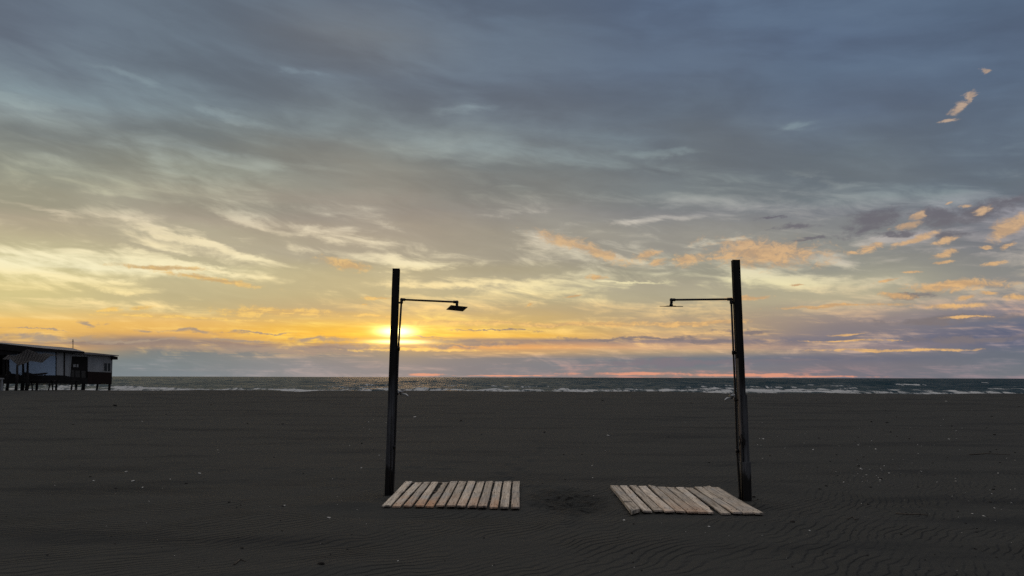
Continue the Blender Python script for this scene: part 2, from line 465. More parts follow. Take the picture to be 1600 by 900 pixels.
def sand_material():
    mt, n, bs = material('dark_sand')
    c = n.coord('Object'); x, y, z = n.sep(c)
    # wind ripples: crest lines run away from the camera and swing with x
    wob = n.noise(c, 0.55, 3.0, 0.5); wob2 = n.noise(c, 3.2, 2.0, 0.5)
    phi = x * -0.70 - x * x * 0.02 + (y - 7.0) * (0.72 - x * 0.03) + wob * 1.0 + wob2 * 0.15
    ph = phi * (2 * math.pi / 0.105)
    s1 = n.math('SINE', ph + n.math('SINE', ph) * 0.45) * 0.5 + 0.5
    amp = n.step(n.noise(c, 0.8, 4.0, 0.6), 0.38, 0.62, 0.12, 1.0) * n.step(y, 8.0, 16.0, 1.0, 0.2)
    grain = n.noise(c, 260.0, 2.0, 0.7); grain2 = n.noise(c, 34.0, 5.0, 0.65)
    fine = n.noise(n.mapping(c, (0, 0, 0), (0, 0, R(12)), (0.8, 2.6, 1), 'POINT'), 2.6, 5.0, 0.6)
    cd = n.vm('LENGTH', n.vm('MULTIPLY', n.vm('SUBTRACT', c, (0.75, 9.6, 0.0)), (1.7, 0.9, 0.0)))
    churn = n.step(cd + (fine - 0.5) * 1.2, 1.1, 0.3)
    h = s1 * amp * 0.030 + grain2 * 0.012 + n.noise(c, 7.0, 4.0, 0.6) * 0.022 + churn * grain2 * 0.05 + grain * 0.0012 + fine * 0.010
    n.put(bs.inputs['Normal'], n.bump(h, 0.9, 1.0))
    damp = n.noise(n.mapping(c, (3, 1, 0), (0, 0, 0), (0.4, 1.4, 1), 'POINT'), 0.5, 5.0, 0.6)
    col = n.mix(n.step(grain, 0.35, 0.7), (0.038, 0.038, 0.0355), (0.072, 0.0715, 0.066))
    col = n.mix(n.step(damp, 0.48, 0.70), col, (0.032, 0.033, 0.033))
    wr = n.noise(n.mapping(c, (5, 0, 0), (0, 0, 0), (0.10, 0.8, 1), 'POINT'), 1.0, 6.0, 0.65)
    col = n.mix(n.step(wr, 0.55, 0.68) * n.step(y, 14.0, 22.0) * 0.7, col, (0.026, 0.026, 0.025))
    col = n.mix(n.step(grain2, 0.62, 0.75, 0.0, 0.45), col, (0.028, 0.027, 0.026))
    col = n.mix(churn * n.step(n.noise(n.mapping(c, (0, 0, 0), (0, 0, 0), (0.7, 1.5, 1), 'POINT'), 12.0, 5.0, 0.7), 0.52, 0.56), col, (0.016, 0.015, 0.014))
    n.put(bs.inputs['Base Color'], col)
    bs.inputs['Roughness'].default_value = 0.95; bs.inputs['Specular IOR Level'].default_value = 0.08
    return mt

def water_material():
    mt, n, bs = material('sea_water')
    c = n.coord('Object')
    a = n.noise(n.mapping(c, (0, 0, 0), (0, 0, 0), (0.45, 1.0, 1), 'POINT'), 1.1, 5.0, 0.62)
    b = n.noise(n.mapping(c, (0, 0, 0), (0, 0, R(20)), (0.5, 1.0, 1), 'POINT'), 0.12, 5.0, 0.6)
    n.put(bs.inputs['Normal'], n.bump(a * 0.45 + b * 1.8, 1.0, 1.0))
    at_ = n.n.new('ShaderNodeAttribute'); at_.attribute_name = 'foam'
    foam = X(n, at_.outputs['Fac'])
    fn = n.noise(n.mapping(c, (0, 0, 0), (0, 0, 0), (0.75, 0.10, 1), 'POINT'), 1.0, 7.0, 0.78)
    fm = n.step(foam + (fn - 0.5) * 2.8, 0.46, 0.74)
    n.put(bs.inputs['Base Color'], n.mix(fm, (0.008, 0.026, 0.034), (0.55, 0.55, 0.54)))
    n.put(bs.inputs['Roughness'], n.step(fm, 0.0, 1.0, 0.36, 0.95))
    bs.inputs['IOR'].default_value = 1.33; bs.inputs['Specular IOR Level'].default_value = 0.24
    # the part of each wave that shows the water itself rather than the sky
    body = n.n.new('ShaderNodeBsdfDiffuse'); body.inputs[0].default_value = (0.010, 0.034, 0.048, 1)
    pat = n.noise(n.mapping(c, (0, 0, 0), (0, 0, 0), (0.16, 0.03, 1), 'POINT'), 1.0, 5.0, 0.65)
    ms = n.n.new('ShaderNodeMixShader'); n.put(ms.inputs[0], (n.step(pat, 0.35, 0.65, 0.0, 0.42) + n.step(n.sep(c)[0], -40.0, 110.0, 0.0, 0.42)) * (1.0 - fm))  # more dark body to the right imitates sun glare fading away there
    n.l.new(bs.outputs[0], ms.inputs[1]); n.l.new(body.outputs[0], ms.inputs[2])
    n.l.new(ms.outputs[0], n.n['Material Output'].inputs['Surface'])
    return mt

def plank_material():
    mt, n, bs = material('weathered_plank')
    c = n.coord('Object')
    oi = n.n.new('ShaderNodeObjectInfo'); rnd = X(n, oi.outputs['Random']); ocol = X(n, oi.outputs['Color'])
    x, y, z = n.sep(c)
    v = n.comb(x + rnd * 37.0, y, z + rnd * 11.0)
    grain = n.noise(n.mapping(v, (0, 0, 0), (0, 0, 0), (55, 2.2, 20), 'POINT'), 1.0, 5.0, 0.65, 0.6)
    blot = n.noise(n.mapping(v, (0, 0, 0), (0, 0, 0), (5, 2.2, 4), 'POINT'), 1.0, 5.0, 0.6, 0.3)
    speck = n.noise(v, 70.0, 3.0, 0.7)
    col = n.mix(n.step(grain, 0.30, 0.66), (0.30, 0.24, 0.18), (0.83, 0.70, 0.56))
    col = n.mix(n.step(blot, 0.42, 0.7, 0.0, 0.6), col, (0.42, 0.41, 0.39))
    tone = n.step(n.math('FRACT', rnd * 7.31), 0.0, 1.0, 0.72, 1.16)
    col = n.vm('SCALE', col, scale=tone)
    # rusty tint rubbed into the seaward or landward end (per plank, held in object colour red)
    oc = n.n.new('ShaderNodeSeparateColor'); n.l.new(ocol.s, oc.inputs[0])
    rust = X(n, oc.outputs[0]); dirt = X(n, oc.outputs[1])
    along = n.step(y + (blot - 0.5) * 2.6, 0.1, -1.3)
    col = n.mix(along * rust * 0.8, col, (0.62, 0.32, 0.17))
    col = n.mix(n.step(speck, 0.66, 0.76, 0.0, 0.6), col, (0.06, 0.05, 0.045))
    dn = n.noise(n.mapping(v, (7, 3, 0), (0, 0, 0), (6, 3.5, 3), 'POINT'), 1.0, 4.0, 0.6)
    col = n.mix(n.step(dn, 0.60, 0.70) * dirt, col, (0.055, 0.05, 0.046))
    # blown sand lying on the ends and in the hollows of the wood
    sn = n.noise(n.mapping(v, (1, 9, 0), (0, 0, 0), (9, 4, 3), 'POINT'), 1.0, 5.0, 0.7)
    ends = n.step(n.math('ABSOLUTE', y), 0.75, 1.25)
    col = n.mix(n.step(sn + ends * 0.22, 0.62, 0.74) * 0.8, col, (0.055, 0.054, 0.05))
    n.put(bs.inputs['Base Color'], col)
    bs.inputs['Roughness'].default_value = 0.85; bs.inputs['Specular IOR Level'].default_value = 0.2
    n.put(bs.inputs['Normal'], n.bump(grain * 0.003 + speck * 0.001, 0.8, 1.0))
    return mt

def post_material():
    mt, n, bs = material('dark_weathered_post')
    c = n.coord('Object'); x, y, z = n.sep(c)
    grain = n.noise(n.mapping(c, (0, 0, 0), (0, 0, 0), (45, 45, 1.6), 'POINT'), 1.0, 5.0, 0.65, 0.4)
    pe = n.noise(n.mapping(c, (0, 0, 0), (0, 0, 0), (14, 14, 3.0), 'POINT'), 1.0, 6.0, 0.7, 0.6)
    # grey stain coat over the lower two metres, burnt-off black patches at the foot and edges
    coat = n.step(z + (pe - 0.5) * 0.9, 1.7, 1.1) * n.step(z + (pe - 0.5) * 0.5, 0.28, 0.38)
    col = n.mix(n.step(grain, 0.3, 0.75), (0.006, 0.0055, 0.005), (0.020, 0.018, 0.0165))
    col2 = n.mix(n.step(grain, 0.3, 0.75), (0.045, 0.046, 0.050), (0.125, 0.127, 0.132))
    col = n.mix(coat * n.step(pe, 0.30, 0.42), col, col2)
    n.put(bs.inputs['Base Color'], col)
    bs.inputs['Roughness'].default_value = 0.75; bs.inputs['Specular IOR Level'].default_value = 0.25
    n.put(bs.inputs['Normal'], n.bump(grain * 0.003 + pe * 0.003, 0.8, 1.0))
    return mt

M_SAND = sand_material()
M_SEA = water_material()
M_PLANK = plank_material()
M_POST = post_material()
M_BATTEN = simple('old_batten', (0.10, 0.08, 0.065), 0.9, 0.4, 12)
M_NAIL = simple('rusty_nail', (0.03, 0.018, 0.012), 0.6, 0.3, 60, 0.6)
M_SUNLIT_FACE = simple('brown_sunlit_face', (0.19, 0.155, 0.125), 0.8, 0.35, 3, 0, 0.2, 0.002, (30, 30, 2))  # post side with the sunlight put into its brown
M_PIPE = simple('dark_pipe', (0.016, 0.015, 0.015), 0.42, 0.3, 30, 0.35, 0.4)
M_CHROME = simple('worn_chrome', (0.45, 0.45, 0.44), 0.3, 0.2, 40, 0.95)
M_HEAD = simple('shower_head_metal', (0.02, 0.02, 0.02), 0.4, 0.3, 30, 0.5)
M_SHELL = simple('bleached_shell', (0.62, 0.60, 0.55), 0.6, 0.15, 40)
M_PEB = simple('dark_driftwood_bit', (0.018, 0.015, 0.013), 0.9, 0.4, 40)
M_STICK = simple('driftwood_stick', (0.09, 0.075, 0.06), 0.9, 0.4, 30)

# ------------------------------------------------------------------ beach and sea
def vnoise(x, y, seed=0):
    """smooth value noise, numpy"""
    xi = np.floor(x).astype(np.int64); yi = np.floor(y).astype(np.int64)
    fx = x - xi; fy = y - yi
    fx = fx * fx * (3 - 2 * fx); fy = fy * fy * (3 - 2 * fy)
    def h(a, b):
        k = (a * 374761393 + b * 668265263 + seed * 1442695041) & 0xFFFFFFFF
        k = ((k ^ (k >> 13)) * 1274126177) & 0xFFFFFFFF
        return ((k ^ (k >> 16)) & 0xFFFF) / 65535.0
    return (h(xi, yi) * (1 - fx) + h(xi + 1, yi) * fx) * (1 - fy) + (h(xi, yi + 1) * (1 - fx) + h(xi + 1, yi + 1) * fx) * fy

def fbm(x, y, seed=0, octs=4):
    s = 0; a = 0.5
    for i in range(octs):
        s = s + a * vnoise(x * 2 ** i, y * 2 ** i, seed + i * 17); a *= 0.5
    return s / (1 - 0.5 ** octs)

def sstep(x, a, b):
    t = np.clip((x - a) / (b - a), 0, 1)
    return t * t * (3 - 2 * t)

SEA_Z = -0.60
# old wind-softened tracks crossing the beach
FEET = []
_fr = random.Random(5)
for (x0, y0, ang, nst, dep) in ((-9, 17, 0.25, 26, .022), (6.5, 11.5, 0.9, 14, .02), (-0.1, 11.6, 1.45, 16, .024), (0.5, 10.4, -1.5, 5, .028), (-6, 12.5, 0.1, 9, .014), (3.6, 13.5, 0.2, 16, .018), (4.5, 8.0, 0.5, 7, .014)):
    for k in range(nst):
        sx_ = x0 + math.cos(ang) * k * 0.62; sy_ = y0 + math.sin(ang) * k * 0.62
        o_ = 0.12 * (1 if k % 2 else -1)
        FEET.append((sx_ - math.sin(ang) * o_ + _fr.uniform(-.08, .08), sy_ + math.cos(ang) * o_ + _fr.uniform(-.08, .08), ang + _fr.uniform(-.25, .25), dep * _fr.uniform(.4, 1.1)))
for k in range(26): FEET.append((_fr.gauss(0.75, 0.45), _fr.gauss(9.7, 0.7), _fr.uniform(0, 6), _fr.uniform(.008, .025)))
def beach_z(x, y):
    x = np.asarray(x, float); y = np.asarray(y, float)
    az = x / np.maximum(y, 10.0)
    crest = 0.43 - 0.13 * sstep(az, -0.3, 0.7) + 0.28 * (fbm(x / 6.0, y / 40.0, 5, 4) - 0.5)
    z = crest * sstep(y, 16, 57)
    z = z - (crest + 1.3) * sstep(y, 59, 96) - 3.0 * sstep(y, 90, 200)
    und = (fbm(x / 2.2, y / 1.6, 3, 4) - 0.5) * 0.06 + (fbm(x / 0.6, y / 0.5, 13, 3) - 0.5) * 0.022 * (1 - sstep(y, 14, 24)) + (fbm(x / 11.0, y / 5.0, 9, 3) - 0.5) * 0.10 * sstep(y, 12, 22)
    und = und * (1 - 0.85 * np.exp(-((x + 0.4) / 1.25) ** 4 * 1.0 - ((y - 9.7) / 1.5) ** 4))
    und = und * (1 - 0.85 * np.exp(-((x - 2.1) / 1.4) ** 4 * 1.0 - ((y - 9.4) / 1.5) ** 4))
    z = z + und
    for (px_, py_, ang_, d_) in FEET:
        cx_, cy_ = np.cos(ang_), np.sin(ang_)
        m_ = (np.abs(x - px_) < 0.8) & (np.abs(y - py_) < 0.8)
        if not m_.any(): continue
        u_ = (x - px_) * cx_ + (y - py_) * cy_; v_ = -(x - px_) * cy_ + (y - py_) * cx_
        q_ = (u_ / 0.17) ** 2 + (v_ / 0.09) ** 2
        z = z - d_ * np.exp(-q_) + d_ * 0.45 * np.exp(-(np.sqrt(q_) - 1.7) ** 2 * 3)
    # scour lip by the posts and drifts along the mats
    for (mx_, my, a, sx, sy) in ((-1.56, 9.78, 0.05, .16, .13), (2.97, 9.25, 0.05, .17, .13), (0.22, 9.6, 0.028, .12, .6), (1.25, 9.0, .024, .10, .35), (-1.95, 9.2, 0.05, 0.5, 0.25), (-1.55, 9.75, -0.02, .2, .2), (2.95, 9.1, -0.02, .2, .2), (0.85, 9.3, -0.03, 0.45, 0.9), (2.2, 8.1, 0.03, 1.5, 0.3), (-1.0, 8.45, -0.015, 1.0, 0.12)):
        z = z + a * np.exp(-((x - mx_) / sx) ** 2 - ((y - my) / sy) ** 2)
    z = z + 0.022 * np.exp(-((y - 6.6 - 0.25 * x) / 0.18) ** 2) * np.exp(-((x + 1.6) / 0.9) ** 2)
    return z

def axis(a, b, step, lo, hi, grow=1.06):
    v = list(np.arange(a, b, step)); s = step; q = v[-1]
    while q < hi: s *= grow; q += s; v.append(q)
    s = step; q = v[0]; pre = []
    while q > lo: s *= grow; q -= s; pre.append(q)
    return np.array(pre[::-1] + v)

def grid_object(name, gx, gy, zf, mat, foam=None):
    Xg, Yg = np.meshgrid(gx, gy) if gx.ndim == 1 else (gx, gy)
    ny, nx = Xg.shape
    Z = zf(Xg, Yg)
    co = np.stack([Xg, Yg, Z], -1).reshape(-1, 3).astype(np.float32)
    idx = np.arange(ny * nx).reshape(ny, nx)
    f = np.stack([idx[:-1, :-1], idx[:-1, 1:], idx[1:, 1:], idx[1:, :-1]], -1).reshape(-1, 4)
    me = bpy.data.meshes.new(name)
    me.vertices.add(len(co)); me.vertices.foreach_set('co', co.ravel())
    me.loops.add(f.size); me.loops.foreach_set('vertex_index', f.ravel().astype(np.int32))
    me.polygons.add(len(f)); me.polygons.foreach_set('loop_start', (np.arange(len(f)) * 4).astype(np.int32))
    me.polygons.foreach_set('loop_total', np.full(len(f), 4, np.int32))
    me.polygons.foreach_set('use_smooth', np.ones(len(f), bool))
    me.update(); me.validate()
    if foam is not None:
        a = me.attributes.new('foam', 'FLOAT', 'POINT'); a.data.foreach_set('value', foam(Xg, Yg).ravel().astype(np.float32))
    me.materials.append(mat)
    o = bpy.data.objects.new(name, me); COL.objects.link(o)
    return tag(o, kind='structure')

grid_object('beach_sand', axis(-6, 6, 0.045, -4000, 4000), axis(4.5, 13, 0.045, -400, 260, 1.045), beach_z, M_SAND)

# sea: fan of rows and columns, real swell and surf
srow = [62.0]
while srow[-1] < 30000: srow.append(srow[-1] + max(0.32, (srow[-1] - 62) * 0.006 + 0.0) * (1.0 if srow[-1] < 400 else 1.8))
srow = np.array(srow)
saz = np.concatenate([np.linspace(-1.35, -0.72, 40)[:-1], np.linspace(-0.72, 0.72, 900), np.linspace(0.72, 1.35, 40)[1:]])
SY = np.repeat(srow[:, None], len(saz), 1); SX = SY * np.tan(saz)[None, :]

def surf_lines(x, y):
    """crest height and foam of the shore breakers, each a line with its own gaps"""
    h = np.zeros_like(x); fo = np.zeros_like(x)
    for k, (y0, A, seed) in enumerate(((93, 0.42, 31), (101, 0.34, 37), (112, 0.30, 41), (126, 0.34, 47), (146, 0.30, 53), (172, 0.36, 59), (205, 0.34, 61), (245, 0.40, 67), (300, 0.35, 71), (380, 0.4, 73))):
        yc = y0 + 7.0 * (fbm(x / 60.0, x * 0, seed, 3) - 0.5) * (1 + y0 / 200)
        am = sstep(fbm(x / (16.0 + y0 * 0.05), x * 0 + k, seed + 3, 3), 0.36, 0.66)
        d = (y - yc)
        w = np.where(d < 0, 0.9 + y0 * 0.004, 2.6 + y0 * 0.012)
        g = np.exp(-(d / w) ** 2) * A * am
        h = h + g
        if y0 < 200:
            fo = np.maximum(fo, np.exp(-((d + 1.6) / (1.9 + y0 * .006)) ** 2) * sstep(am, 0.15, 0.8) * (0.80 if y0 < 130 else 0.5))
    return h, fo

BREAK = [at(1412, 602, 226), at(1300, 599, 290), at(1530, 598, 300), at(1290, 604, 180)]
def breakers(x, y):
    h = np.zeros_like(x); fo = np.zeros_like(x)
    for i, b in enumerate(BREAK):
        L = (6.5, 4.0, 3.0, 6.0)[i]; A = (0.65, 0.3, 0.35, 0.3)[i]
        ex = np.exp(-((x - b.x) / L) ** 4)
        h += A * ex * np.exp(-((y - b.y) / 2.2) ** 2)
        fo = np.maximum(fo, (1.05, .5, .7, .6)[i] * ex * (0.25 + 0.95 * sstep(fbm(x / 1.6, y / 6.0, 77 + i, 3), 0.3, 0.6)) * np.exp(-((y - b.y + 1.5) / 2.2) ** 2))
        h -= 0.25 * A * ex * np.exp(-((y - b.y) / 2.2) ** 2) * sstep(fbm(x / 2.2, y * 0, 71 + i, 3), 0.45, 0.6)
    return h, fo

def sea_z(x, y):
    a = 1.0 - 0.75 * sstep(y, 1200, 6000)
    z = SEA_Z + a * 0.75 * (fbm(x / 6.0, y / 11.0, 81, 3) - 0.5) + a * 0.40 * (fbm(x / 2.6, y / 3.5, 83, 2) - 0.5)
    z = z + a * 0.9 * (fbm(x / 38.0, y / 22.0, 87, 2) - 0.5) * sstep(y, 90, 200)
    z = z + surf_lines(x, y)[0] + breakers(x, y)[0]
    return z

def sea_foam(x, y):
    f = np.maximum(surf_lines(x, y)[1], breakers(x, y)[1])
    near = (1 - sstep(y, 120, 170)) * 0.50 * sstep(fbm(x / 7.0, y / 12.0, 91, 4), 0.36, 0.62)
    f = np.maximum(f, near)
    f = np.maximum(f, 0.55 * sstep(fbm(x / 7.0, y / 2.5, 95, 3), 0.80, 0.88) * (1 - sstep(y, 200, 500)))
    return f

grid_object('sea_water', SX, SY, sea_z, M_SEA, sea_foam)

# ------------------------------------------------------------------ outdoor showers
def gz(x, y): return float(beach_z(np.array([x]), np.array([y]))[0])

def square_post(bm, a, b, w, d, rz, mi=0, rough=0.004, n=14):
    """hewn square timber from a to b with slightly uneven arrises"""
    a = Vector(a); b = Vector(b); m_ = Matrix.Rotation(rz, 3, 'Z')
    rings = []
    for i in range(n + 1):
        c = a.lerp(b, i / n); ring = []
        e = 0.008
        for (sx, sy) in ((-1, -1), (1, -1), (1, 1), (-1, 1)):
            for (ox, oy) in (((e, 0), (0, e)) if sx * sy > 0 else ((0, e), (e, 0))):
                p = Vector((sx * (w / 2 - ox), sy * (d / 2 - oy), 0))
                j = mnoise.noise(Vector((c.z * 3.1 + sx * 5, sy * 7.0, a.x))) * rough
                ring.append(bm.verts.new(c + m_ @ (p * (1 + j / w)) ))
        rings.append(ring)
    for r0, r1 in zip(rings, rings[1:]):
        for k in range(8):
            f = bm.faces.new((r0[k], r0[(k + 1) % 8], r1[(k + 1) % 8], r1[k])); f.material_index = mi
    bm.faces.new(rings[0][::-1]).material_index = mi; bm.faces.new(rings[-1]).material_index = mi

def elbow(bm, c, r):
    bmesh.ops.create_icosphere(bm, subdivisions=2, radius=r, matrix=Matrix.Translation(c))

def clamp(bm, p, target, w=0.05):
    p = Vector(p); target = Vector(target)
    tube(bm, [p - Vector((0, 0, .012)), p + Vector((0, 0, .012))], 0.021, 12)
    bar(bm, p, target, 0.02, 0.02)

def faucet(parent, p, side):
    bm = bmesh.new(); p = Vector(p)
    out = Vector((side, -0.25, 0)).normalized()
    tube(bm, [p, p + out * 0.05, p + out * 0.085], [0.016, 0.020, 0.014], 12)
    tube(bm, [p + out * 0.02 + Vector((0, 0, -.045)), p + out * 0.02 + Vector((0, 0, 0.02))], 0.017, 12)
    tube(bm, [p + out * 0.04 + Vector((0, 0, -.03)), p + out * 0.12 + Vector((0, 0, -.034)), p + out * 0.145 + Vector((0, 0, -.05)), p + out * 0.150 + Vector((0, 0, -.075))], [0.012, 0.011, 0.011, 0.013], 10)
    fa = obj('tap', bm, M_CHROME, parent)
    bm = bmesh.new(); h = p + out * 0.085 + Vector((0, 0, 0.03))
    tube(bm, [p + out * 0.06, h], 0.007, 8)
    tube(bm, [h - out * 0.03, h + out * 0.03], [0.009, 0.009], 8)
    tube(bm, [h - Vector((0, .028, 0)), h + Vector((0, .028, 0))], 0.009, 8)
    for q in (h - out * .03, h + out * .03): elbow(bm, q, 0.011)
    obj('tap_handle', bm, M_CHROME, fa)

def shower(base_px, top_px, side, Yb, arm, pipe, label, head_tilt, extras):
    """side +1: arm reaches to the right"""
    A = on_z(base_px[0], base_px[1], 0.0); Y = A.y
    B = at(top_px[0], top_px[1], Y)
    A0 = A - (B - A) * (0.35 / (B - A).length)
    root = thing('outdoor_shower', (A.x, A.y, 0), label, 'shower', 'outdoor showers on the beach')
    rz = extras.get('rz', 0.0)
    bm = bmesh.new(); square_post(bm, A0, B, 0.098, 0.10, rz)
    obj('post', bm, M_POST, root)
    # pipe line: list of pixels from elbow down, in a plane a little in front of the post
    Yp = Y + extras.get('pipe_dy', -0.02)
    pts = [at(x, y, Yp) for x, y in pipe]
    foot = pts[-1].copy(); foot.z = -0.1
    bm = bmesh.new(); tube(bm, pts + [foot], 0.0135, 12)
    for q in extras['joints']:
        c = at(q[0], q[1], Yp); tube(bm, [c - Vector((0, 0, .025)), c + Vector((0, 0, .025))], 0.021, 12)
    obj('riser_pipe', bm, M_PIPE, root, False)
    # arm
    e0 = at(arm[0][0], arm[0][1], Yp); e1 = at(arm[1][0], arm[1][1], Yp + extras.get('arm_dy', 0)); hd = at(arm[2][0], arm[2][1], e1.y)
    bm = bmesh.new(); tube(bm, [pts[0], e0], 0.0135, 10); tube(bm, [e0, e1], 0.0135, 12); tube(bm, [e1, hd], 0.0125, 10)
    elbow(bm, e0, 0.023); elbow(bm, e1, 0.024)
    s = (e1 - e0).normalized()
    tube(bm, [e0 + s * .01, e0 + s * .05], 0.020, 12); tube(bm, [e1 - s * .05, e1 - s * .01], 0.020, 12)
    tube(bm, [e0 - Vector((0, 0, .055)), e0 - Vector((0, 0, .01))], 0.020, 12)
    tube(bm, [e1 - Vector((0, 0, .045)), e1], 0.019, 12)
    obj('shower_arm', bm, M_PIPE, root)
    # square rain head
    bm = bmesh.new()
    mt_ = Matrix.Translation(hd) @ Matrix.Rotation(head_tilt[2], 4, 'Z') @ Matrix.Rotation(head_tilt[0], 4, 'X') @ Matrix.Rotation(head_tilt[1], 4, 'Y')
    hw = extras['head'] / 2
    prism(bm, [mt_ @ Vector(v) for v in ((-hw, -hw, -.006), (hw, -hw, -.006), (hw, hw, -.006), (-hw, hw, -.006))], mt_.to_3x3() @ Vector((0, 0, .008)))
    prism(bm, [mt_ @ Vector(v) for v in ((-.05, -.05, .002), (.05, -.05, .002), (.05, .05, .002), (-.05, .05, .002))], mt_.to_3x3() @ Vector((0, 0, .006)))
    hob = obj('shower_head', bm, M_HEAD, root)
    bm = bmesh.new()
    tube(bm, [hd + Vector((0, 0, .004)), hd + Vector((0, 0, .04))], [0.026, 0.017], 14)
    elbow(bm, hd + Vector((0, 0, .012)), 0.021)
    obj('swivel_joint', bm, M_HEAD, hob)
    for q in extras['clamps']:
        bm = bmesh.new()
        c = at(q[0], q[1], Yp); clamp(bm, c, (c.x - side * 0.055, c.y + 0.03, c.z))
        obj('pipe_clamp', bm, M_PIPE, root)
    c = at(extras['tap'][0], extras['tap'][1], Yp)
    faucet(root, c, side)
    return root, A, B, Yp

left, LA, LB, LY = shower((607, 773), (619.3, 420), 1, 0,
    [(627.5, 468), (714, 472), (714, 481.5)], [(627.3, 470), (622.5, 545), (619.6, 620), (614.3, 770)],
    'left outdoor shower, arm reaching right to a tilted square head, sun behind its post', (R(-9), R(4), R(20)),
    dict(head=0.235, joints=[(622.6, 545), (616, 699)], clamps=[(625.3, 473), (622.6, 545), (616, 699)], tap=(621, 612), pipe_dy=-0.03, rz=R(4)))
right, RA, RB, RY = shower((1165, 781), (1149.3, 406.5), -1, 0,
    [(1142.3, 467.5), (1049, 468.5), (1048.8, 478.5)], [(1142.6, 470), (1146, 551), (1149.3, 625), (1152, 705), (1156.3, 779)],
    'right outdoor shower, arm reaching left to a level square head, post foot boxed in', (R(6.2), R(0), R(4)),
    dict(head=0.245, joints=[(1146, 551), (1152, 705)], clamps=[(1142.8, 473.5), (1146, 551), (1149.5, 625), (1152, 705)], tap=(1149, 618), pipe_dy=-0.02, rz=R(-3)))

# second thin pipe/board edges on the posts, boards nailed to the right post, strip coloured sunlit
bm = bmesh.new()
pp = [at(1159.6, 617, RA.y - 0.062), at(1167.2, 617, RA.y - 0.062), at(1171.6, 724, RA.y - 0.062), at(1163.2, 724, RA.y - 0.062)]
prism(bm, pp, (0.0, 0.02, 0))
pp = [at(1164.0, 614, RA.y + 0.0), at(1167.4, 618, RA.y + 0.0), at(1172.2, 740, RA.y + 0.0), at(1166, 740, RA.y + 0.0)]
prism(bm, pp, (0.0, 0.045, 0))
tag(obj('facing_board', bm, M_POST, right))
bm = bmesh.new()
pp = [at(1151.6, 560, RA.y - 0.055), at(1153.8, 560, RA.y - 0.055), at(1160.5, 722, RA.y - 0.055), at(1158.0, 722, RA.y - 0.055)]
prism(bm, pp, (0.0, 0.05, 0))  # added strip, its lighter brown stands for sun on the left face
tag(obj('sunlit_face_strip', bm, M_SUNLIT_FACE, right), 'brown strip coloured as the sunlit left face of the post')
bm = bmesh.new()
pp = [at(1160.2, 722.5, RA.y - 0.09), at(1173.4, 721.5, RA.y - 0.09), at(1175.0, 783, RA.y - 0.09), at(1162.2, 784, RA.y - 0.09)]
a_, b_ = prism(bm, pp, (0.0, 0.16, 0))
bmesh.ops.bevel(bm, geom=bm.edges[:], offset=0.004, segments=1, affect='EDGES')
obj('foot_casing', bm, M_POST, right)
bm = bmesh.new()
tube(bm, [at(1158.6, 690, RA.y - 0.07), at(1159.6, 735, RA.y - 0.07), at(1159.8, 781, RA.y - 0.07)], 0.009, 8)
obj('drain_pipe', bm, M_PIPE, right)
bm = bmesh.new()
pts = [(1158.5, 678), (1160.5, 684), (1162.5, 688), (1162.5, 694), (1160, 700)]
tube(bm, [at(x, y, RA.y - 0.085) for x, y in pts], [0.008, 0.016, 0.022, 0.018, 0.006], 8)
tube(bm, [at(1155, 681, RA.y - .06), at(1157, 690, RA.y - .09), at(1154.5, 697, RA.y - .06)], 0.006, 6)
obj('tied_rag', bm, simple('dark_rag', (0.012, 0.011, 0.011), 0.95, 0.3, 40), right)
bm = bmesh.new()
tube(bm, [at(611.6, 650, LA.y - 0.06), at(610.8, 700, LA.y - 0.06), at(609.6, 771, LA.y - 0.06)], 0.007, 8)
obj('drain_pipe', bm, M_PIPE, left)

